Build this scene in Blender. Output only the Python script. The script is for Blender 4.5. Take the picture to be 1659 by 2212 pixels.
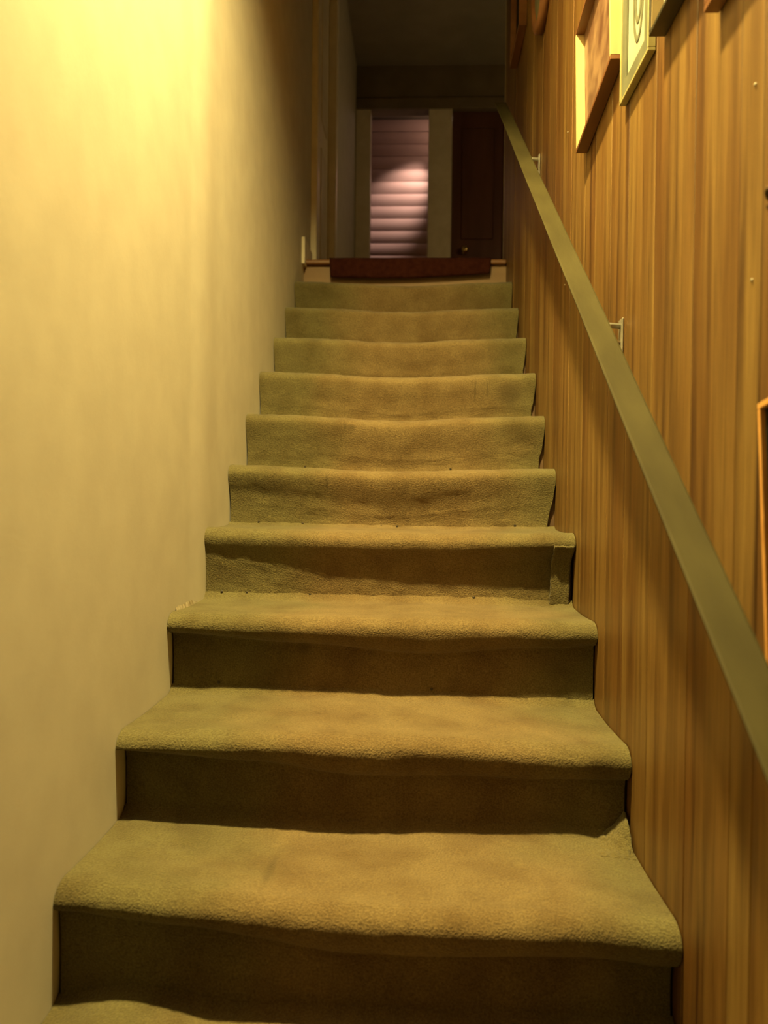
import bpy, bmesh, math, random
from mathutils import Vector, Matrix, noise

random.seed(7)
for o in list(bpy.data.objects):
    bpy.data.objects.remove(o, do_unlink=True)
S = bpy.context.scene
C = S.collection
Z0 = 1.58                      # camera height above the lower floor

# ------------------------------------------------------------------ camera
YAW, PITCH, ROLL, FPX = 0.0416, -0.0154, 0.011, 1800.0
cam = bpy.data.cameras.new('camera')
cam_o = bpy.data.objects.new('camera', cam); C.objects.link(cam_o)
fw = Vector((-math.sin(YAW)*math.cos(PITCH), math.cos(YAW)*math.cos(PITCH), math.sin(PITCH)))
rt = fw.cross(Vector((0, 0, 1))).normalized(); up = rt.cross(fw)
r2 = rt*math.cos(ROLL) + up*math.sin(ROLL); u2 = up*math.cos(ROLL) - rt*math.sin(ROLL)
M = Matrix((r2, u2, -fw)).transposed().to_4x4()
M.translation = Vector((0, 0, Z0))
cam_o.matrix_world = M
cam.sensor_fit = 'VERTICAL'; cam.sensor_height = 24.0; cam.sensor_width = 18.0
cam.lens = FPX/2212.0*24.0
cam.clip_start = 0.02
cam.dof.use_dof = True; cam.dof.focus_distance = 1.9; cam.dof.aperture_fstop = 2.8
S.camera = cam_o

# ------------------------------------------------------------------ world and exposure
w = bpy.data.worlds.new('world'); S.world = w; w.use_nodes = True
bg = w.node_tree.nodes['Background']
bg.inputs[0].default_value = (1.0, 0.6, 0.25, 1); bg.inputs[1].default_value = 0.001
S.view_settings.view_transform = 'Standard'; S.view_settings.look = 'None'
S.view_settings.gamma = 1.0; S.view_settings.use_curve_mapping = False
S.view_settings.exposure = 0.0
LAMP = Vector((-0.20, 1.25, 2.10))         # ceiling light (relative to the camera)
LAMP_STRENGTH = 5000.0
LAMP_COL = (1.0, 0.79, 0.28)

# ------------------------------------------------------------------ material helpers
def mat(name, rough=0.7, spec=0.3, metal=0.0):
    m = bpy.data.materials.new(name); m.use_nodes = True
    b = m.node_tree.nodes['Principled BSDF']
    b.inputs['Roughness'].default_value = rough
    b.inputs['Specular IOR Level'].default_value = spec
    b.inputs['Metallic'].default_value = metal
    return m, m.node_tree.nodes, m.node_tree.links, b
def ramp(N, stops):
    r = N.new('ShaderNodeValToRGB'); e = r.color_ramp.elements
    while len(e) < len(stops): e.new(0.5)
    for i, (p, c) in enumerate(stops):
        e[i].position = p; e[i].color = (*c, 1)
    return r
def mottled(name, c1, c2, scale=6.0, rough=0.7, spec=0.3, metal=0.0, stretch=(1, 1, 1), bump=0.0, bscale=None, detail=5, lo=0.35, hi=0.65):
    m, N, Lk, b = mat(name, rough, spec, metal)
    tc = N.new('ShaderNodeTexCoord'); mp = N.new('ShaderNodeMapping')
    mp.inputs['Scale'].default_value = stretch
    Lk.new(tc.outputs['Object'], mp.inputs[0])
    n = N.new('ShaderNodeTexNoise'); n.inputs['Scale'].default_value = scale; n.inputs['Detail'].default_value = detail
    Lk.new(mp.outputs[0], n.inputs['Vector'])
    r = ramp(N, [(lo, c1), (hi, c2)])
    Lk.new(n.outputs['Fac'], r.inputs[0]); Lk.new(r.outputs[0], b.inputs['Base Color'])
    if bump:
        n2 = N.new('ShaderNodeTexNoise'); n2.inputs['Scale'].default_value = bscale or scale*4; n2.inputs['Detail'].default_value = 4
        Lk.new(mp.outputs[0], n2.inputs['Vector'])
        bp = N.new('ShaderNodeBump'); bp.inputs['Strength'].default_value = bump; bp.inputs['Distance'].default_value = 0.004
        Lk.new(n2.outputs['Fac'], bp.inputs['Height']); Lk.new(bp.outputs[0], b.inputs['Normal'])
    return m
def emit_mat(name, col, strength):
    m, N, Lk, b = mat(name)
    b.inputs['Base Color'].default_value = (*col, 1)
    b.inputs['Emission Color'].default_value = (*col, 1); b.inputs['Emission Strength'].default_value = strength
    return m

def carpet_material():
    m, N, Lk, b = mat('carpet', 0.95, 0.05)
    tc = N.new('ShaderNodeTexCoord')
    sep = N.new('ShaderNodeSeparateXYZ'); Lk.new(tc.outputs['Object'], sep.inputs[0])
    # worn walking path: its own colour along the middle of the flight, edge broken up by noise
    n0 = N.new('ShaderNodeTexNoise'); n0.inputs['Scale'].default_value = 5; n0.inputs['Detail'].default_value = 4
    Lk.new(tc.outputs['Object'], n0.inputs['Vector'])
    a = N.new('ShaderNodeMath'); a.operation = 'ADD'; a.inputs[1].default_value = 0.02; Lk.new(sep.outputs['X'], a.inputs[0])
    ab = N.new('ShaderNodeMath'); ab.operation = 'ABSOLUTE'; Lk.new(a.outputs[0], ab.inputs[0])
    ns = N.new('ShaderNodeMath'); ns.operation = 'MULTIPLY_ADD'; ns.inputs[1].default_value = 0.35; ns.inputs[2].default_value = -0.175
    Lk.new(n0.outputs['Fac'], ns.inputs[0])
    sm = N.new('ShaderNodeMath'); sm.operation = 'ADD'; Lk.new(ab.outputs[0], sm.inputs[0]); Lk.new(ns.outputs[0], sm.inputs[1])
    mr = N.new('ShaderNodeMapRange'); mr.inputs['From Min'].default_value = 0.14; mr.inputs['From Max'].default_value = 0.42
    mr.interpolation_type = 'SMOOTHSTEP'
    Lk.new(sm.outputs[0], mr.inputs['Value'])
    mix = N.new('ShaderNodeMixRGB'); mix.inputs[1].default_value = (0.205, 0.143, 0.062, 1); mix.inputs[2].default_value = (0.142, 0.120, 0.047, 1)
    Lk.new(mr.outputs[0], mix.inputs[0])
    # tuft speckle
    n1 = N.new('ShaderNodeTexNoise'); n1.inputs['Scale'].default_value = 300; n1.inputs['Detail'].default_value = 3
    Lk.new(tc.outputs['Object'], n1.inputs['Vector'])
    r1 = ramp(N, [(0.3, (0.62, 0.60, 0.58)), (0.7, (1.12, 1.12, 1.1))])
    Lk.new(n1.outputs['Fac'], r1.inputs[0])
    mu = N.new('ShaderNodeMixRGB'); mu.blend_type = 'MULTIPLY'; mu.inputs[0].default_value = 1
    Lk.new(mix.outputs[0], mu.inputs[1]); Lk.new(r1.outputs[0], mu.inputs[2])
    # dirt blotches
    n2 = N.new('ShaderNodeTexNoise'); n2.inputs['Scale'].default_value = 11; n2.inputs['Detail'].default_value = 6
    Lk.new(tc.outputs['Object'], n2.inputs['Vector'])
    r2_ = ramp(N, [(0.3, (0.72, 0.66, 0.58)), (0.62, (1, 1, 1))])
    Lk.new(n2.outputs['Fac'], r2_.inputs[0])
    mu2 = N.new('ShaderNodeMixRGB'); mu2.blend_type = 'MULTIPLY'; mu2.inputs[0].default_value = 1
    Lk.new(mu.outputs[0], mu2.inputs[1]); Lk.new(r2_.outputs[0], mu2.inputs[2])
    last = mu2.outputs[0]
    for (px, py, pz, sx, sz) in ((-.213, 2.60, .222, .014, .012), (-.232, 2.60, .226, .006, .012), (-.262, 2.37, .045, .006, .03), (.185, 2.815, .37, .004, .045), (.225, 2.815, .37, .003, .03), (.30, 2.815, .36, .05, .05), (-.235, 1.36, -.602, .009, .009), (.16, 1.64, -.43, .006, .006), (-.25, 1.80, -.33, .02, .02)):
        mp = N.new('ShaderNodeMapping'); mp.inputs['Location'].default_value = (-px/sx, -py/.1, -pz/sz); mp.inputs['Scale'].default_value = (1/sx, 10, 1/sz)
        Lk.new(tc.outputs['Object'], mp.inputs[0])
        ln = N.new('ShaderNodeVectorMath'); ln.operation = 'LENGTH'; Lk.new(mp.outputs[0], ln.inputs[0])
        m3 = N.new('ShaderNodeMapRange'); m3.interpolation_type = 'SMOOTHSTEP'
        m3.inputs['From Min'].default_value = 0.3; m3.inputs['From Max'].default_value = 1.2; m3.inputs['To Min'].default_value = .55; m3.inputs['To Max'].default_value = 0
        Lk.new(ln.outputs['Value'], m3.inputs['Value'])
        mx = N.new('ShaderNodeMixRGB'); mx.inputs[2].default_value = (.06, .042, .015, 1)
        Lk.new(m3.outputs[0], mx.inputs[0]); Lk.new(last, mx.inputs[1]); last = mx.outputs[0]
    Lk.new(last, b.inputs['Base Color'])
    bp = N.new('ShaderNodeBump'); bp.inputs['Strength'].default_value = 0.8; bp.inputs['Distance'].default_value = 0.004
    Lk.new(n1.outputs['Fac'], bp.inputs['Height']); Lk.new(bp.outputs[0], b.inputs['Normal'])
    b.inputs['Sheen Weight'].default_value = 0.15; b.inputs['Sheen Roughness'].default_value = 0.6
    return m

def plank_material():
    m, N, Lk, b = mat('panel_wood', 0.46, 0.45)
    tc = N.new('ShaderNodeTexCoord'); mp = N.new('ShaderNodeMapping'); mp.inputs['Scale'].default_value = (1, 1, 0.045)
    Lk.new(tc.outputs['Object'], mp.inputs[0])
    oi = N.new('ShaderNodeObjectInfo')
    n0 = N.new('ShaderNodeTexNoise'); n0.noise_dimensions = '4D'; n0.inputs['Scale'].default_value = 34; n0.inputs['Detail'].default_value = 7
    n0.inputs['Distortion'].default_value = 0.6
    wv = N.new('ShaderNodeMath'); wv.operation = 'MULTIPLY'; wv.inputs[1].default_value = 37.0
    Lk.new(oi.outputs['Random'], wv.inputs[0]); Lk.new(wv.outputs[0], n0.inputs['W']); Lk.new(mp.outputs[0], n0.inputs['Vector'])
    r = ramp(N, [(0.28, (0.07, 0.030, 0.006)), (0.45, (0.175, 0.100, 0.025)), (0.62, (0.25, 0.155, 0.045)), (0.8, (0.21, 0.125, 0.034))])
    Lk.new(n0.outputs['Fac'], r.inputs[0])
    # slow darker, redder heartwood bands
    mp2 = N.new('ShaderNodeMapping'); mp2.inputs['Scale'].default_value = (1, 1, 0.12); Lk.new(tc.outputs['Object'], mp2.inputs[0])
    n1 = N.new('ShaderNodeTexNoise'); n1.noise_dimensions = '4D'; n1.inputs['Scale'].default_value = 7; n1.inputs['Detail'].default_value = 3
    Lk.new(mp2.outputs[0], n1.inputs['Vector']); Lk.new(wv.outputs[0], n1.inputs['W'])
    r1 = ramp(N, [(0.36, (0.62, 0.46, 0.32)), (0.64, (1.0, 0.98, 0.95))])
    Lk.new(n1.outputs['Fac'], r1.inputs[0])
    mu = N.new('ShaderNodeMixRGB'); mu.blend_type = 'MULTIPLY'; mu.inputs[0].default_value = 1
    Lk.new(r.outputs[0], mu.inputs[1]); Lk.new(r1.outputs[0], mu.inputs[2])
    # fine pores
    n3 = N.new('ShaderNodeTexNoise'); n3.inputs['Scale'].default_value = 260; n3.inputs['Detail'].default_value = 2
    Lk.new(mp.outputs[0], n3.inputs['Vector'])
    r3 = ramp(N, [(0.3, (0.7, 0.66, 0.6)), (0.5, (1, 1, 1))]); Lk.new(n3.outputs['Fac'], r3.inputs[0])
    mu2 = N.new('ShaderNodeMixRGB'); mu2.blend_type = 'MULTIPLY'; mu2.inputs[0].default_value = 0.8
    Lk.new(mu.outputs[0], mu2.inputs[1]); Lk.new(r3.outputs[0], mu2.inputs[2])
    Lk.new(mu2.outputs[0], b.inputs['Base Color'])
    bp = N.new('ShaderNodeBump'); bp.inputs['Strength'].default_value = 0.25; bp.inputs['Distance'].default_value = 0.002
    Lk.new(n0.outputs['Fac'], bp.inputs['Height']); Lk.new(bp.outputs[0], b.inputs['Normal'])
    return m

MT = {}
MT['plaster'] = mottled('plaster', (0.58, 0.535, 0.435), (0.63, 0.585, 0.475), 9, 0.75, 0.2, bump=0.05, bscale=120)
MT['plank'] = plank_material()
MT['groove'] = mottled('groove_backing', (0.10, 0.05, 0.02), (0.14, 0.08, 0.03), 8)
MT['carpet'] = carpet_material()
MT['stringer'] = mottled('stair_timber', (0.09, 0.05, 0.03), (0.14, 0.08, 0.04), 12)
MT['tack'] = mottled('tack_iron', (0.02, 0.015, 0.01), (0.05, 0.035, 0.02), 30, 0.5, 0.4)
MT['rail'] = mottled('rail_paint', (0.042, 0.034, 0.013), (0.057, 0.047, 0.0185), 22, 0.75, 0.1, stretch=(1, .25, .25), bump=0.15, bscale=120)
MT['metal'] = mottled('bracket_metal', (0.36, 0.34, 0.28), (0.5, 0.47, 0.40), 30, 0.35, 0.5, metal=0.6)
MT['pine'] = mottled('pale_pine', (0.42, 0.295, 0.125), (0.50, 0.36, 0.165), 30, 0.45, 0.4, stretch=(1, 1, .1))
MT['red_art'] = mottled('red_brown_print', (0.10, 0.043, 0.022), (0.23, 0.135, 0.075), 16, 0.5, 0.4, detail=8, lo=.38, hi=.62)
MT['gilt'] = mottled('gilt_frame', (0.30, 0.26, 0.10), (0.38, 0.33, 0.15), 30, 0.4, 0.5)
MT['sage'] = mottled('sage_mat', (0.105, 0.105, 0.065), (0.14, 0.14, 0.085), 20)
MT['black_frame'] = mottled('black_frame', (0.03, 0.026, 0.015), (0.055, 0.045, 0.025), 20, 0.4, 0.4)
MT['tan_liner'] = mottled('tan_liner', (0.26, 0.185, 0.085), (0.32, 0.235, 0.115), 30)
MT['white_paper'] = mottled('white_paper', (0.36, 0.34, 0.26), (0.42, 0.40, 0.31), 20)
MT['red_wood'] = mottled('red_brown_wood', (0.13, 0.05, 0.018), (0.20, 0.085, 0.032), 18, 0.4, 0.4, stretch=(1, .2, 1))
MT['dark_art'] = mottled('dark_print', (0.008, 0.007, 0.005), (0.018, 0.014, 0.009), 9, 0.7, 0.1)
MT['orange_wood'] = mottled('orange_wood', (0.55, 0.26, 0.07), (0.7, 0.36, 0.11), 25, 0.4, 0.4)
MT['iron'] = mottled('dark_iron', (0.05, 0.03, 0.012), (0.09, 0.055, 0.022), 25, 0.6, 0.3, metal=0.2)
MT['white_paint'] = mottled('cream_paint', (0.70, 0.62, 0.46), (0.78, 0.70, 0.54), 12, 0.45, 0.4)
MT['gloss_white'] = mottled('gloss_white', (0.80, 0.72, 0.55), (0.86, 0.78, 0.62), 12, 0.4, 0.5)
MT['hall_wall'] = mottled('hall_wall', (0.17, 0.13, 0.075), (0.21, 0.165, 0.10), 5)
MT['dark_door'] = mottled('dark_door', (0.09, 0.035, 0.022), (0.13, 0.05, 0.03), 9, 0.45, 0.35, stretch=(1, 1, .12))
MT['brass'] = mottled('brass', (0.75, 0.55, 0.22), (0.85, 0.65, 0.3), 20, 0.15, 0.5, metal=1.0)
MT['floor_wood'] = mottled('floor_wood', (0.20, 0.085, 0.03), (0.28, 0.13, 0.045), 14, 0.4, 0.4, stretch=(.15, 1, 1))
MT['riser_wood'] = mottled('riser_wood', (0.27, 0.165, 0.085), (0.33, 0.21, 0.11), 14, 0.5, 0.3, stretch=(.15, 1, 1))
MT['rug'] = mottled('rug', (0.035, 0.009, 0.006), (0.055, 0.015, 0.009), 40, 0.95, 0.05, bump=0.5, bscale=300)
MT['pink_board'] = mottled('pink_board', (0.62, 0.42, 0.36), (0.70, 0.49, 0.42), 6, 0.35, 0.5, stretch=(.3, 1, 1))
MT['ceiling'] = mottled('ceiling_paint', (0.30, 0.27, 0.20), (0.35, 0.31, 0.23), 5)
MT['lamp'] = emit_mat('lamp_glass', LAMP_COL, LAMP_STRENGTH)
MT['room_fill_glow'] = emit_mat('room_fill_glow', (1.0, 0.66, 0.50), 55)  # pinkish glow added as ambient fill for the far room
MT['sconce'] = emit_mat('sconce_glass', (1.0, 0.72, 0.30), 32)
MT['scuff'] = mottled('scuffed_edge', (0.22, 0.17, 0.09), (0.42, 0.36, 0.25), 60)

# ------------------------------------------------------------------ object helpers (coordinates relative to the camera height)
def new_obj(name, me, m, parent=None):
    o = bpy.data.objects.new(name, me); C.objects.link(o)
    if m is not None and not me.materials: me.materials.append(MT[m] if isinstance(m, str) else m)
    if parent is not None: o.parent = parent
    else: o.location = (0, 0, Z0)
    return o
def mesh_from(name, bm, smooth=False):
    me = bpy.data.meshes.new(name); bmesh.ops.recalc_face_normals(bm, faces=bm.faces)
    bm.to_mesh(me); bm.free()
    if smooth:
        for p in me.polygons: p.use_smooth = True
    return me
def add_box(bm, x0, x1, y0, y1, z0, z1, rot=None, piv=None, bevel=0.0):
    vs = [bm.verts.new((x, y, z)) for x in (x0, x1) for y in (y0, y1) for z in (z0, z1)]
    fs = [(0, 1, 3, 2), (4, 6, 7, 5), (0, 4, 5, 1), (2, 3, 7, 6), (0, 2, 6, 4), (1, 5, 7, 3)]
    faces = [bm.faces.new([vs[i] for i in f]) for f in fs]
    if bevel:
        es = list({e for f in faces for e in f.edges})
        r = bmesh.ops.bevel(bm, geom=es, offset=bevel, segments=1, affect='EDGES')
        vs = list({v for v in r['verts']} | {v for v in vs if v.is_valid})
    if rot is not None:
        for v in vs:
            if v.is_valid: v.co = rot @ (v.co - piv) + piv
    return vs
def box(name, m, dims, parent=None, bevel=0.0, rot=None, piv=None):
    bm = bmesh.new(); add_box(bm, *dims, rot=rot, piv=piv, bevel=bevel)
    return new_obj(name, mesh_from(name, bm), m, parent)
def boxes(name, m, lst, parent=None, bevel=0.0):
    bm = bmesh.new()
    for d in lst: add_box(bm, *d, bevel=bevel)
    return new_obj(name, mesh_from(name, bm), m, parent)
def empty(name, loc):
    o = bpy.data.objects.new(name, None); C.objects.link(o)
    o.location = (loc[0], loc[1], loc[2] + Z0); o.empty_display_size = 0.05
    return o
def keep(o, root):      # parent without moving (mesh is written in camera-height coordinates)
    o.parent = root; o.location = (-root.location.x, -root.location.y, Z0 - root.location.z)
    return o
def tag(o, label, cat, group=None):
    o['label'] = label; o['category'] = cat
    if group: o['group'] = group
    return o
def struct(o):
    o['kind'] = 'structure'; return o
def tube(bm, pts, rad, seg=10):
    rings = []
    for i, p in enumerate(pts):
        a = Vector(pts[max(i-1, 0)]); b_ = Vector(pts[min(i+1, len(pts)-1)])
        d = (b_-a).normalized(); s = d.cross(Vector((0.13, 0.2, 1))).normalized(); t = s.cross(d)
        r = rad[i] if isinstance(rad, (list, tuple)) else rad
        rings.append([bm.verts.new(Vector(p) + (s*math.cos(k*2*math.pi/seg) + t*math.sin(k*2*math.pi/seg))*r) for k in range(seg)])
    for i in range(len(rings)-1):
        for k in range(seg):
            bm.faces.new((rings[i][k], rings[i][(k+1) % seg], rings[i+1][(k+1) % seg], rings[i+1][k]))
    bm.faces.new(rings[0]); bm.faces.new(rings[-1][::-1])
def lathe(bm, prof, centre, axis='Z', seg=32):
    rings = []
    for r, h in prof:
        ring = []
        for k in range(seg):
            a = 2*math.pi*k/seg; c, s = r*math.cos(a), r*math.sin(a)
            v = (c, s, h) if axis == 'Z' else ((c, h, s) if axis == 'Y' else (h, c, s))
            ring.append(bm.verts.new(Vector(centre) + Vector(v)))
        rings.append(ring)
    for i in range(len(rings)-1):
        for k in range(seg):
            bm.faces.new((rings[i][k], rings[i][(k+1) % seg], rings[i+1][(k+1) % seg], rings[i+1][k]))
    bm.faces.new(rings[0]); bm.faces.new(rings[-1][::-1])

# ------------------------------------------------------------------ setting
XL, XR = -0.547, 0.3885
FLOOR = -1.58
T = {0: -0.775, 1: -0.602, 2: -0.430, 3: -0.256, 4: -0.080, 5: 0.0925, 6: 0.263, 7: 0.430, 8: 0.600, 9: 0.770, 10: 0.937, 11: 1.103}
YN = {-3: 0.045, -2: 0.335, -1: 0.625, 0: 0.92, 1: 1.213, 2: 1.500, 3: 1.800, 4: 2.080, 5: 2.365, 6: 2.600, 7: 2.815, 8: 3.085, 9: 3.340, 10: 3.585, 11: 3.85}
for k in (-1, -2, -3): T[k] = T[0] + 0.1775*k
LAND = T[11]; UPC = LAND + 2.42; FARY = 6.82

floor = struct(box('floor', 'carpet', (XL-.15, 1.3, -1.6, 0.2, FLOOR-.05, FLOOR)))
# left wall: plaster, with the opening of the landing door
wl = struct(boxes('wall_left', 'plaster', [
    (XL-.12, XL, -.5, 4.12, FLOOR, UPC),
    (XL-.12, XL, 4.12, 5.05, LAND+2.05, UPC),
    (XL-.12, XL, 5.05, FARY, LAND-.1, UPC),
    (XL-.12, XL, 4.12, 5.05, LAND-.2, LAND-.02)]))
# taped joint between two sheets of wallboard: a shallow vertical ridge
bm = bmesh.new(); n = 20; A, B = [], []
for i in range(n+1):
    t = i/n; y = 1.96 + .30*t; h = .0045*math.sin(math.pi*t**.8)**2
    A.append(bm.verts.new((XL + h + .0001, y, T[3]-.02))); B.append(bm.verts.new((XL + h + .0001, y, UPC)))
for i in range(n): bm.faces.new((A[i], A[i+1], B[i+1], B[i]))
jr = mesh_from('joint_ridge', bm, True)
struct(new_obj('wall_joint_left', jr, 'plaster'))
# right wall: boards on dark backing
wr = struct(boxes('wall_right', 'groove', [(XR+.012, XR+.12, -.43, 4.02, FLOOR, UPC)]))
edges = [-.43, -.15, .12, .40, .66, .80, .975, 1.045, 1.215, 1.42, 1.60, 1.745, 1.90, 2.02, 2.21, 2.47, 2.60, 2.76, 3.0, 3.17, 3.36, 3.55, 3.75, 4.02]
for a, b_ in zip(edges[:-1], edges[1:]):
    bm = bmesh.new(); g = 0.0009
    x0 = XR + random.uniform(0, .0012)
    c = 0.0013
    prof = [(XR+.012, a+g), (x0+c, a+g), (x0, a+g+c), (x0, b_-g-c), (x0+c, b_-g), (XR+.012, b_-g)]
    lo = [bm.verts.new((x, y, FLOOR)) for x, y in prof]; hi = [bm.verts.new((x, y, UPC)) for x, y in prof]
    for i in range(6):
        bm.faces.new((lo[i], lo[(i+1) % 6], hi[(i+1) % 6], hi[i]))
    bm.faces.new(lo); bm.faces.new(hi)
    new_obj('plank', mesh_from('plank', bm), 'plank', wr)
# nail heads in the boards
for y, z in ((2.27, .99), (2.28, .585), (1.0, .49), (1.0, .262), (2.27, 1.5)):
    bm = bmesh.new(); lathe(bm, [(0.0023, .003), (0.0023, -.001), (.0012, -.002)], (XR, y, z), 'X', 8)
    new_obj('nail_head', mesh_from('nail_head', bm), 'metal', wr)
# lower ceiling with the lamp, header, upper ceiling
LC = LAMP.z + .06
struct(box('ceiling', 'ceiling', (XL-.12, XR+.12, -.5, 2.05, LC, LC+.12)))
struct(box('ceiling_upper', 'ceiling', (XL-.12, 1.3, 2.05, FARY+1.3, UPC, UPC+.1)))
struct(box('wall_header', 'plaster', (XL-.12, XR+.12, 2.0, 2.05, LC+.12, UPC+.1)))
# landing
land = struct(box('floor_landing', 'floor_wood', (XL-.05, 1.3, 3.885, FARY+1.3, LAND-.16, LAND-.002)))
box('nosing_board', 'floor_wood', (XL, XR, 3.842, 3.96, LAND-.022, LAND), land, bevel=.006)
box('riser_board', 'riser_wood', (XL, XR, 3.868, 3.884, T[10]-.02, LAND-.0225), land)
struct(box('baseboard_left', 'white_paint', (XL, XL+.014, 3.80, 4.06, LAND-.03, LAND+.09)))
# hall on the right of the landing
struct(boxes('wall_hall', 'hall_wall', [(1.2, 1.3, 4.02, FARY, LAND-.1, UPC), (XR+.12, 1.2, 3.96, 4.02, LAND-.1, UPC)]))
struct(box('trim_1', 'white_paint', (XR+.002, XR+.125, 4.021, 4.05, LAND, LAND+2.05)))
# far wall with a doorway
DZ = LAND + 2.04
O0, O1 = -.425, .045
D0, D1 = .235, .66
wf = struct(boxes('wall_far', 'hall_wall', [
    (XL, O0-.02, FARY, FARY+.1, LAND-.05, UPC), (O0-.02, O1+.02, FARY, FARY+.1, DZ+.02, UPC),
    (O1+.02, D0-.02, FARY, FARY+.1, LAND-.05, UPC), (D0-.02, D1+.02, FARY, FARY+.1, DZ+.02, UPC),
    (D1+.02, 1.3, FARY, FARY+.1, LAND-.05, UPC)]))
struct(box('trim_2', 'white_paint', (XL+.002, O0, FARY-.02, FARY+.11, LAND, DZ+.02), bevel=.004))
struct(box('trim_3', 'white_paint', (O1, D0, FARY-.02, FARY+.11, LAND, DZ+.02), bevel=.004))
struct(box('trim_4', 'white_paint', (D1, D1+.09, FARY-.02, FARY+.11, LAND, DZ+.02), bevel=.004))
struct(box('trim_5', 'hall_wall', (XL+.002, D1+.09, FARY-.024, FARY+.11, DZ+.021, DZ+.11), bevel=.004))
# dark panelled door with brass knob
d2 = struct(box('door_2', 'dark_door', (D0+.003, D1-.003, FARY+.03, FARY+.07, LAND+.008, DZ+.015)))
for z0, z1 in ((LAND+.16, LAND+.86), (LAND+1.02, DZ-.12)):
    box('door_panel', 'dark_door', (D0+.08, D1-.08, FARY+.022, FARY+.032, z0, z1), d2, bevel=.008)
bm = bmesh.new()
lathe(bm, [(.026, 0), (.026, -.006), (.011, -.01), (.011, -.035), (.024, -.045), (.03, -.06), (.024, -.074), (.008, -.078)], (D0+.115, FARY+.03, LAND+.925), 'Y', 20)
new_obj('door_knob', mesh_from('door_knob', bm, True), 'brass', d2)
# cream door on the left of the landing
d1 = struct(box('door_1', 'gloss_white', (XL-.06, XL-.02, 4.21, 4.99, LAND+.008, LAND+2.0)))
for y0, y1 in ((4.3, 4.56), (4.64, 4.9)):
    for z0, z1 in ((LAND+.15, LAND+.85), (LAND+1.0, LAND+1.85)):
        box('door_panel', 'white_paint', (XL-.022, XL-.014, y0, y1, z0, z1), d1, bevel=.006)
struct(box('trim_6', 'gloss_white', (XL-.07, XL+.03, 4.10, 4.205, LAND+.001, LAND+2.09), bevel=.004))
struct(box('trim_7', 'gloss_white', (XL-.07, XL+.03, 4.995, 5.09, LAND+.001, LAND+2.09), bevel=.004))
struct(box('trim_8', 'gloss_white', (XL-.07, XL+.03, 4.206, 4.994, LAND+2.001, LAND+2.09), bevel=.004))
# room behind the doorway, lined with horizontal boards
RY = 7.75
wb = struct(box('wall_room', 'groove', (-1.2, 1.3, RY+.03, RY+.12, LAND, UPC)))
z = LAND + .02; i = 0
while z < UPC - .12:
    bm = bmesh.new(); n = 7; hgt = .109
    prof = []
    for j in range(n+1):
        t = j/n; prof.append((RY + .014*(1-math.sin(math.pi*(0.08+.84*t)))*1.0, z + hgt*t))
    prof = [(RY+.03, z)] + prof + [(RY+.03, z+hgt)]
    A = [bm.verts.new((-1.15, y, zz)) for y, zz in prof]; B = [bm.verts.new((1.25, y, zz)) for y, zz in prof]
    for j in range(len(prof)-1): bm.faces.new((A[j], B[j], B[j+1], A[j+1]))
    bm.faces.new(A); bm.faces.new(B[::-1])
    o = new_obj('board', mesh_from('board', bm), 'pink_board', wb)
    z += .114; i += 1
struct(boxes('wall_room_side', 'pink_board', [(-1.3, -1.2, FARY+.1, RY+.12, LAND, UPC), (1.3, 1.4, FARY+.1, RY+.12, LAND, UPC)]))

# ------------------------------------------------------------------ lamps
cl = empty('ceiling_light', (LAMP.x, LAMP.y, LC))
bm = bmesh.new(); lathe(bm, [(.075, 0), (.095, -.004), (.1, -.05), (.098, -.056), (.088, -.054), (.082, -.012)], LAMP + Vector((0, 0, .06)), 'Z', 40)
keep(new_obj('lamp_ring', mesh_from('lamp_ring', bm, True), 'metal'), cl)
bm = bmesh.new(); lathe(bm, [(.06, -.016), (.058, -.020), (.04, -.024), (.01, -.026)], LAMP + Vector((0, 0, .06)), 'Z', 40)
keep(new_obj('lamp_diffuser', mesh_from('lamp_diffuser', bm, True), 'lamp'), cl)
tag(cl, 'round ceiling lamp shining down on the stairs from above the frame', 'lamp')

sp = empty('wall_spotlight', (0.27, RY-.36, UPC-.1))
bm = bmesh.new(); tube(bm, [(0.27, RY-.36, UPC), (0.27, RY-.36, UPC-.1)], .012)
keep(new_obj('spotlight_arm', mesh_from('arm', bm), 'iron'), sp)
sd = Vector((-.50, .36, -.66)).normalized()
base = Vector((0.27, RY-.36, UPC-.12))
bm = bmesh.new(); tube(bm, [base - sd*.08, base - sd*.075, base, base + sd*.04], [.02, .035, .035, .045], 16)
keep(new_obj('spotlight_shade', mesh_from('shade', bm), 'iron'), sp)
bm = bmesh.new(); bmesh.ops.create_uvsphere(bm, u_segments=16, v_segments=10, radius=.028, matrix=Matrix.Translation(base + sd*.06))
keep(new_obj('room_fill_bulb', mesh_from('fill_bulb', bm, True), 'room_fill_glow'), sp)  # unseen glowing ball, added to spread soft fill light over the boards
tag(sp, 'small spotlight on the boarded wall of the far lit room', 'lamp')
ld = bpy.data.lights.new('spot_beam', 'SPOT'); ld.energy = 50; ld.color = (1.0, .72, .60); ld.spot_size = math.radians(46); ld.spot_blend = 1.0; ld.shadow_soft_size = .03
lo_ = bpy.data.objects.new('spot_beam', ld); C.objects.link(lo_)
lo_.rotation_euler = sd.to_track_quat('-Z', 'Y').to_euler(); keep(lo_, sp)
lo_.location = Vector(lo_.location) + base + sd*.10

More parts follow.
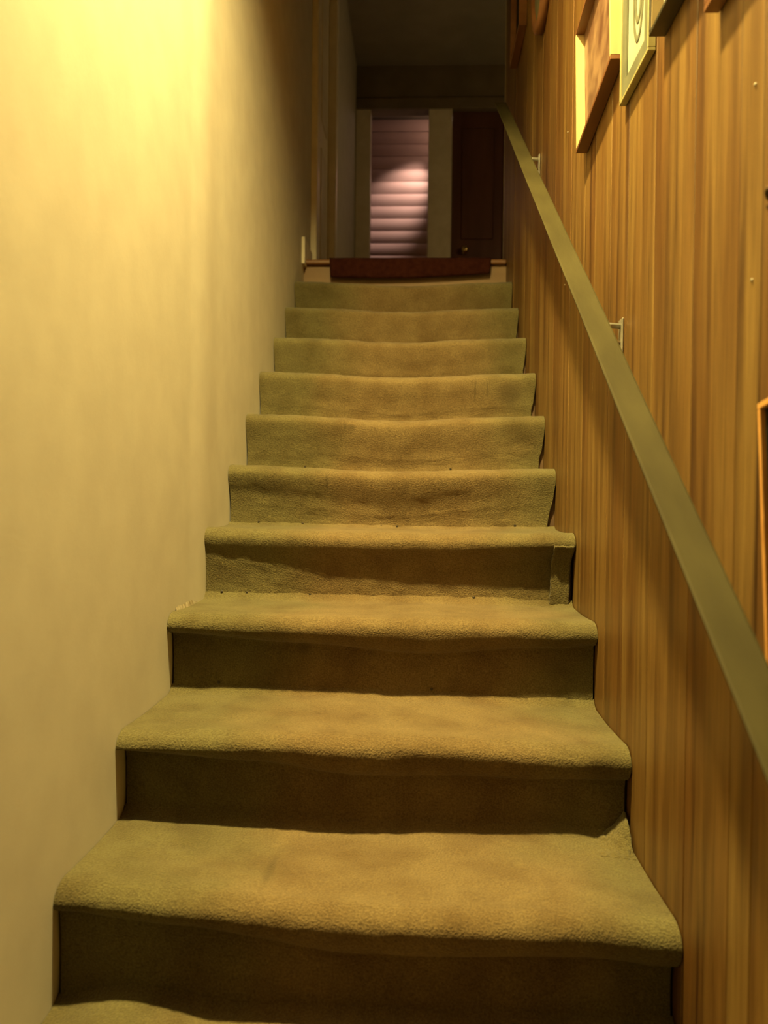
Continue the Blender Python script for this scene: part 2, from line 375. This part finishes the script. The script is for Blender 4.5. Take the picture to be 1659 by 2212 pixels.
hl = empty('hall_sconce', (1.2, 5.4, LAND+.95))
bm = bmesh.new(); lathe(bm, [(.045, 0), (.045, -.012), (.012, -.02), (.012, -.05)], (1.2, 5.4, LAND+.95), 'X', 20)
keep(new_obj('sconce_plate', mesh_from('sconce_plate', bm, True), 'brass'), hl)
bm = bmesh.new(); lathe(bm, [(.05, -.06), (.062, -.03), (.06, .02), (.04, .06)], (1.12, 5.4, LAND+.98), 'Z', 24)
keep(new_obj('sconce_globe', mesh_from('sconce_globe', bm, True), 'sconce'), hl)
tag(hl, 'dim wall sconce around the corner of the upper hall', 'lamp')

# ------------------------------------------------------------------ staircase: carpeted steps
def fbm(x, y, z, s):
    return noise.noise(Vector((x*s, y*s, z*s)))
def lerp(tab, u):
    for i in range(len(tab)-1):
        a, b_ = tab[i], tab[i+1]
        if u <= b_[0]:
            t = (u-a[0])/(b_[0]-a[0]); t = t*t*(3-2*t)
            return a[1] + (b_[1]-a[1])*t
    return tab[-1][1]
# per step: how far the nose is pushed out (dy), how low the padded nose hangs (drop), height change of the top (dz), over u = 0 left .. 1 right
STEP = {
 0: dict(dy=[(0, .0), (1, 0)], drop=[(0, .04), (1, .05)], dz=[(0, 0), (.13, .02), (.3, .0), (1, 0)]),
 1: dict(dy=[(0, .018), (.3, .0), (.7, -.012), (1, -.006)], drop=[(0, .040), (.2, .050), (.5, .075), (1, .068)], dz=[(0, .008), (.2, .004), (.5, -.006), (.85, -.004), (1, -.016)]),
 2: dict(dy=[(0, -.012), (.4, -.012), (.7, .0), (1, .006)], drop=[(0, .036), (.25, .055), (.45, .075), (.75, .068), (1, .060)], dz=[(0, -.002), (.3, .0), (.6, -.006), (1, -.018)]),
 3: dict(dy=[(0, -.006), (.5, -.01), (1, .002)], drop=[(0, .045), (.3, .06), (.6, .078), (.9, .06), (1, .05)], dz=[(0, .0), (.4, -.003), (.8, -.003), (1, -.008)]),
 4: dict(dy=[(0, .012), (.5, -.006), (1, -.012)], drop=[(0, .075), (.3, .095), (.6, .105), (1, .075)], dz=[(0, .003), (.2, 0), (.6, -.004), (1, 0)]),
 5: dict(dy=[(0, 0), (.3, -.002), (.55, -.008), (1, .012)], drop=[(0, .09), (.5, .125), (1, .10)], dz=[(0, .003), (.5, -.012), (1, 0)]),
}
DEF = dict(dy=[(0, 0), (.5, -.004), (1, 0)], drop=[(0, .10), (.5, .125), (1, .11)], dz=[(0, .004), (.12, .001), (.5, -.016), (.9, 0), (1, .003)])
NU, OV = 84, 0.03
OVH = {1: .034, 2: .034, 3: .03, 4: .026, 5: .019, 6: .013, 7: .010, 8: .009, 9: .008, 10: .008}
GAP = {2: .004, 3: .003, 4: .006, 5: .018, 6: .012, 7: .010, 8: .008, 9: .008}
def step_surface(k, u, s):
    """point on the carpet of step k; s runs 0..1 from the back of the tread over the nose to the foot of the riser"""
    P = STEP.get(k, DEF)
    yn = YN[k] + lerp(P['dy'], u); top = T[k] + lerp(P['dz'], u); drop = lerp(P['drop'], u)
    yr = YN[k] + OVH.get(k, OV); yb = YN[k+1] + OVH.get(k+1, OV) + .004; zb = T[k-1] - .012 if k > -3 else FLOOR
    R_, H_ = .042, .028
    if s < .36:
        t = s/.36; y = yb + (yn + R_ - yb)*t; z = top - .004*math.sin(math.pi*t)
        fil = .016 if k in (1, 2, 3) else .008
        if t < .1: z += fil*(1-t/.1)**2
    elif s < .54:
        a = (s-.36)/.18*math.pi/2; y = yn + R_ - R_*math.sin(a); z = top - H_ + H_*math.cos(a)
    elif s < .70:
        t = (s-.54)/.16; a = t*math.pi/2
        if k >= 4: y = yn + (yr-yn)*t*t*(3-2*t); z = top - H_ - (drop-H_)*t
        else: y = yn + (yr-yn)*(1-math.cos(a)); z = top - H_ - (drop-H_)*math.sin(a)
    else:
        t = (s-.70)/.30; z0 = top - drop; z = z0 + (zb-z0)*t; y = yr + .004*math.sin(math.pi*t)
    x0 = XL + .001; x1 = XR - .0015
    if s > .56:
        e = min((s-.56)/.2, 1.0); x1 -= GAP.get(k, .003)*e*(1+.3*math.sin(9*s+k)); x0 += .004*e
    x = x0 + (x1-x0)*u
    return x, y, z
stair = empty('staircase', (0, YN[-3], FLOOR))
tag(stair, 'steep straight staircase covered in worn olive tan carpet between two walls', 'staircase')
NV = 62
for k in range(-3, 11):
    nu, nv = (NU, NV) if k >= 0 else (24, 24)
    verts, faces = [], []
    for i in range(nu+1):
        u = i/nu
        for j in range(nv+1):
            s = j/nv
            x, y, z = step_surface(k, u, s)
            A = .0035 if s < .7 else .0022
            n1 = fbm(x+k*3.1, y, z, 9)*A + fbm(x, y+k*1.7, z, 26)*.0022 + fbm(x, y, z+k, 90)*.0010 + random.uniform(-.0007, .0007)
            edge = min(u, 1-u)*14
            n1 *= min(1, .25+edge)
            if s < .36: z += n1
            elif s < .60: y -= n1*.7; z += n1*.7
            else: y -= n1
            verts.append((x, y, z))
    for i in range(nu):
        for j in range(nv):
            a = i*(nv+1)+j
            faces.append((a, a+1, a+nv+2, a+nv+1))
    me = bpy.data.meshes.new('step'); me.from_pydata(verts, [], faces)
    for p in me.polygons: p.use_smooth = True
    st = keep(new_obj('step', me, 'carpet'), stair)
    # timber carcass under the carpet
    c = keep(box('tread_board', 'stringer', (XL+.002, XR-.0005, YN[k]+OVH.get(k, OV)+.016, YN[k+1]+OVH.get(k+1, OV)+.012, T[k-1]-.03 if k > -3 else FLOOR, T[k]-.024)), stair)
    # dark tacks along the foot of the riser
    tk = {3: [.11, .62], 4: [.045, .115, .29, .74, .955], 5: [.09, .23, .48, .53, .9], 6: [.2, .7]}.get(k, [])
    for u in tk:
        x, y, z = step_surface(k, u, .945)
        bm = bmesh.new(); lathe(bm, [(.0028, .001), (.0036, -.0008), (.002, -.0026)], (x, y-.001, z+.006), 'Y', 8)
        keep(new_obj('carpet_tack', mesh_from('tack', bm), 'tack'), stair)

def patch(k, u0, u1, s0, s1, lift, m='carpet', name='carpet_patch', fray=.004):
    verts, faces = [], []; nu, nv = 12, 30
    for i in range(nu+1):
        for j in range(nv+1):
            s = s0 + (s1-s0)*j/nv
            jit = fray*noise.noise(Vector((j*.9, k, i*.05))) if i == 0 else 0
            u = u0 + (u1-u0)*i/nu + jit
            x, y, z = step_surface(k, min(max(u, 0), .999), s)
            l = lift*min(1, 2.5*min(j, nv-j)/nv + .5)
            n1 = fbm(x, y, z+k, 150)*.0016 + fbm(x, y, z+k, 330)*.0012
            if s < .36: z += l
            elif s < .6: y -= l*.7; z += l*.7
            else: y -= l
            y -= n1
            verts.append((x, y, z))
    for i in range(nu):
        for j in range(nv):
            a = i*(nv+1)+j; faces.append((a, a+1, a+nv+2, a+nv+1))
    nb = len(verts)
    me = bpy.data.meshes.new(name); me.from_pydata(verts, [], faces)
    for p in me.polygons: p.use_smooth = True
    o = keep(new_obj(name, me, m), stair)
    md = o.modifiers.new('thick', 'SOLIDIFY'); md.thickness = .007; md.offset = 0
    return o
patch(4, .945, .996, .56, .985, .009)['label'] = 'narrow frayed carpet patch at the right end of the riser'
# torn flap of carpet curling up the wall at the right foot of the second riser
verts, faces = [], []; n = 22
for i in range(n+1):
    for j in range(n+1):
        a, b_ = i/n, j/n
        x = .322 + .062*a; y = 1.452 + .080*b_
        sb = b_*b_*(3-2*b_)
        hgt = .046*(a**2.0)*sb + .004*sb
        z = T[1] + lerp(STEP[1]['dz'], (x-XL)/(XR-XL)) + hgt - .007*(1-a*sb)
        nn = noise.noise(Vector((x*160, y*160, 4)))*.0022 + noise.noise(Vector((x*420, y*420, 9)))*.0016
        verts.append((x, y - nn, z + nn + .004*noise.noise(Vector((a*5, 3, b_*4)))))
for i in range(n):
    for j in range(n):
        a = i*(n+1)+j; faces.append((a, a+1, a+n+2, a+n+1))
me = bpy.data.meshes.new('torn_flap'); me.from_pydata(verts, [], faces)
for p in me.polygons: p.use_smooth = True
fl = keep(new_obj('torn_flap', me, 'carpet'), stair); fl['label'] = 'torn flap of carpet curling up beside the wall'
md = fl.modifiers.new('thick', 'SOLIDIFY'); md.thickness = .005; md.offset = -1

# scuffed plaster strips where the carpet meets the left wall
for (y0, y1, z, h) in ((1.86, 2.085, T[3], .010), (2.42, 2.60, T[5], .008), (1.28, 1.50, T[1], .004)):
    bm = bmesh.new(); n = 16; lo, hi = [], []
    for i in range(n+1):
        y = y0 + (y1-y0)*i/n; hh = h*(.55 + .8*abs(noise.noise(Vector((y*30, z, 1)))))
        th = .004 + .004*abs(noise.noise(Vector((y*44, z, 5))))
        lo.append(bm.verts.new((XL+th, y, z-.006))); hi.append(bm.verts.new((XL+.0005, y, z+hh)))
    for i in range(n): bm.faces.new((lo[i], lo[i+1], hi[i+1], hi[i]))
    keep(new_obj('skirting_strip', mesh_from('strip', bm), 'scuff'), stair)

# ------------------------------------------------------------------ rug on the landing
rug = bpy.data.meshes.new('rug'); verts, faces = [], []
prof = [(4.9, LAND+.004), (4.6, LAND+.005), (4.3, LAND+.005), (4.05, LAND+.006), (3.92, LAND+.006), (3.87, LAND+.007), (3.842, LAND+.006), (3.832, LAND-.002), (3.829, LAND-.02), (3.828, LAND-.045), (3.829, LAND-.07), (3.830, LAND-.082)]
nx = 44
for i in range(nx+1):
    u = i/nx; x = -.424 + .742*u
    for j, (y, z) in enumerate(prof):
        q = max(0, j-6)/5
        zz = z + q*(.010*math.sin(3.1*u+.3)*-1 + .012*u*u) + .0015*noise.noise(Vector((x*12, y*12, 3)))
        yy = y - q*.006*(noise.noise(Vector((x*7, 2, z*9))))
        verts.append((x + (.006*q if i == 0 else (-.010*q if i == nx else 0)), yy, zz))
m_ = len(prof)
for i in range(nx):
    for j in range(m_-1):
        a = i*m_+j; faces.append((a, a+1, a+m_+1, a+m_))
rug.from_pydata(verts, [], faces)
for p in rug.polygons: p.use_smooth = True
ro = new_obj('rug', rug, 'rug')
md = ro.modifiers.new('thick', 'SOLIDIFY'); md.thickness = .006; md.offset = -1
tag(ro, 'dark red brown rug hanging over the edge of the top landing', 'rug')

# ------------------------------------------------------------------ handrail
RX0, RX1 = .29, .335
SL = .676
def rail_z(y): return -.227 + SL*(y-.696)
hr = empty('handrail', (RX0, .45, rail_z(.45)))
tag(hr, 'flat grey painted handrail sloping up the wood panelled right wall', 'handrail')
bm = bmesh.new(); rings = []
sec = [(RX0+.003, 0), (RX0, -.0015), (RX0, -.0045), (RX0+.016, -.019), (RX1-.016, -.019), (RX1, -.005), (RX1, -.0015), (RX1-.003, 0)]
ny = 40
for i in range(ny+1):
    y = .30 + (3.42-.30)*i/ny
    wob = .0012*noise.noise(Vector((y*2.2, 1, 1)))
    rings.append([bm.verts.new((x+wob, y, rail_z(y)+z)) for x, z in sec])
for i in range(ny):
    for k in range(8): bm.faces.new((rings[i][k], rings[i][(k+1) % 8], rings[i+1][(k+1) % 8], rings[i+1][k]))
bm.faces.new(rings[0]); bm.faces.new(rings[-1][::-1])
keep(new_obj('rail', mesh_from('rail', bm), 'rail'), hr)
for yb in (1.63, 2.81):
    zr = rail_z(yb)
    br = keep(box('bracket', 'metal', (XR-.0045, XR-.0005, yb-.014, yb+.014, zr-.125, zr-.052), bevel=.0015), hr)
    bm = bmesh.new()
    tube(bm, [(XR-.004, yb, zr-.066), (XR-.03, yb, zr-.064), (XR-.055, yb, zr-.05), (.3125, yb, zr-.03), (.3125, yb, zr-.018)], .006, 8)
    arm = new_obj('bracket_arm', mesh_from('bracket_arm', bm, True), 'metal', br)
    for dz in (-.115, -.098):
        bm = bmesh.new(); lathe(bm, [(.004, 0), (.004, -.002), (.002, -.003)], (XR-.0045, yb, zr+dz), 'X', 10)
        new_obj('screw', mesh_from('screw', bm), 'iron', br)

# ------------------------------------------------------------------ pictures on the right wall
def box_frame(name, ynear, yfar, z0, z1, depth, wall, frame_m, art_m, label, tilt=0.0, liner=None, mat_m=None, lip=0.0, rail_m=None, art_extra=None, group='pictures hung along the panelled wall'):
    """open box frame: four walls round a recessed picture; tilt turns it in the plane of the wall (near end up)"""
    xc = XR - .0008
    root = empty(name, (xc, (ynear+yfar)/2, z0))
    piv = Vector((xc, yfar, z0)); rot = Matrix.Rotation(-math.radians(tilt), 3, 'X')
    x0, x1 = xc - depth, xc
    def add(nm, m, dims, par, bevel=.0008):
        o = box(nm, m, dims, None, bevel, rot, piv); keep(o, root) if par is root else None
        if par is not root:
            o.parent = par; o.location = (0, 0, 0)
        return o
    t = wall
    add('frame_bottom', rail_m or frame_m, (x0, x1, ynear, yfar, z0, z0+t), root)
    add('frame_top', rail_m or frame_m, (x0, x1, ynear, yfar, z1-t, z1), root)
    add('frame_side', frame_m, (x0, x1, yfar-t, yfar, z0+t, z1-t), root)
    add('frame_side', frame_m, (x0, x1, ynear, ynear+t, z0+t, z1-t), root)
    if lip:
        for d in ((ynear+t, yfar-t, z0+t, z0+t+lip), (ynear+t, yfar-t, z1-t-lip, z1-t), (ynear+t, ynear+t+lip, z0+t+lip, z1-t-lip), (yfar-t-lip, yfar-t, z0+t+lip, z1-t-lip)):
            add('mat_board', mat_m, (x0+.003, x0+.006, *d), root, 0)
    if liner:
        add('liner', liner, (x0+.002, x1-.004, yfar-t-.004, yfar-t, z0+t, z1-t), root, 0)
        add('liner', liner, (x0+.002, x1-.004, ynear+t, ynear+t+.004, z0+t, z1-t), root, 0)
    art = add('picture', art_m, (x0+.007 if lip else x1-.006, x0+.009 if lip else x1-.002, ynear+t, yfar-t, z0+t, z1-t), root, 0)
    if art_extra: art_extra(root, x0+.0068 if lip else x1-.0062, rot, piv)
    tag(root, label, 'picture', group)
    return root

box_frame('box_picture', 1.645, 2.00, .822, 1.122, .026, .009, 'pine', 'red_art', 'pale pine box frame around a mottled red brown picture, hung crooked', tilt=6, rail_m='red_wood')

def swirl(root, x, rot, piv):
    bm = bmesh.new(); pts = []
    for i in range(70):
        a = i/69*4.6*math.pi; r = .010 + .038*(i/69)
        pts.append((x-.0004, 1.515 + r*.8*math.cos(a), .905 + r*2.0*math.sin(a)))
    tube(bm, pts, .006, 6)
    for v in bm.verts: v.co.x = x - .0006 + (v.co.x - x)*.12
    keep(new_obj('drawn_swirl', mesh_from('swirl', bm), 'sage'), root)
box_frame('small_picture', 1.425, 1.625, .757, 1.12, .013, .006, 'gilt', 'white_paper', 'thin gilt frame with grey green mat and a dark swirl drawing', lip=.03, mat_m='sage', art_extra=swirl)
box_frame('black_picture', 1.15, 1.372, .750, 1.05, .026, .007, 'black_frame', 'white_paper', 'black box frame with a bright white picture', liner='tan_liner')
box_frame('brown_picture', .92, 1.125, .645, .95, .020, .010, 'red_wood', 'red_art', 'reddish brown wooden frame at the top right corner')
box_frame('far_picture', 3.20, 3.52, 1.80, 2.25, .03, .012, 'red_wood', 'dark_art', 'narrow reddish brown picture frame highest up near the landing')
box_frame('dark_picture', .58, .912, -.185, .113, .012, .007, 'orange_wood', 'dark_art', 'near black picture in a thin orange wooden frame at the right edge', tilt=7)

# oval plaque
pl = empty('oval_plaque', (XR, 2.74, 1.74))
bm = bmesh.new(); seg = 40
prof = [(1.0, -.0006), (1.0, -.020), (.94, -.028), (.86, -.024), (.80, -.016)]
rings = []
for s, h in prof:
    rings.append([bm.verts.new((XR + h, 2.74 + .165*s*math.cos(2*math.pi*i/seg), 1.74 + .215*s*math.sin(2*math.pi*i/seg))) for i in range(seg)])
for i in range(len(rings)-1):
    for k in range(seg): bm.faces.new((rings[i][k], rings[i][(k+1) % seg], rings[i+1][(k+1) % seg], rings[i+1][k]))
bm.faces.new(rings[0])
keep(new_obj('plaque_rim', mesh_from('plaque_rim', bm, True), 'red_wood'), pl)
bm = bmesh.new(); c = bm.verts.new((XR-.019, 2.74, 1.74)); ring = [bm.verts.new((XR-.0158, 2.74 + .1325*math.cos(2*math.pi*i/seg), 1.74 + .1725*math.sin(2*math.pi*i/seg))) for i in range(seg)]
for k in range(seg): bm.faces.new((c, ring[k], ring[(k+1) % seg]))
keep(new_obj('plaque_face', mesh_from('plaque_face', bm, True), 'sage'), pl)
tag(pl, 'dark oval wooden plaque hanging above the handrail near the landing', 'plaque', 'pictures hung along the panelled wall')

# curled iron hook at the right edge
hk = empty('iron_hook', (XR, .92, .33))
bm = bmesh.new(); pts = []
for i in range(26):
    a = -.5*math.pi + i/25*1.55*math.pi
    pts.append((XR-.007-.003*math.sin(a), .933 + .008*math.cos(a), .338 + .006*math.sin(a)))
tube(bm, pts, [.0022 + .001*math.sin(i/25*math.pi) for i in range(26)], 8)
keep(new_obj('hook_scroll', mesh_from('hook_scroll', bm, True), 'iron'), hk)
bm = bmesh.new(); tube(bm, [(XR-.0005, .927, .330), (XR-.006, .929, .327), (XR-.009, .932, .323), (XR-.007, .931, .317), (XR-.004, .927, .313)], [.005, .005, .0045, .004, .002], 8)
keep(new_obj('hook_leaf', mesh_from('hook_leaf', bm, True), 'iron'), hk)
tag(hk, 'dark curled iron hook on the panelled wall at the right edge', 'hook')
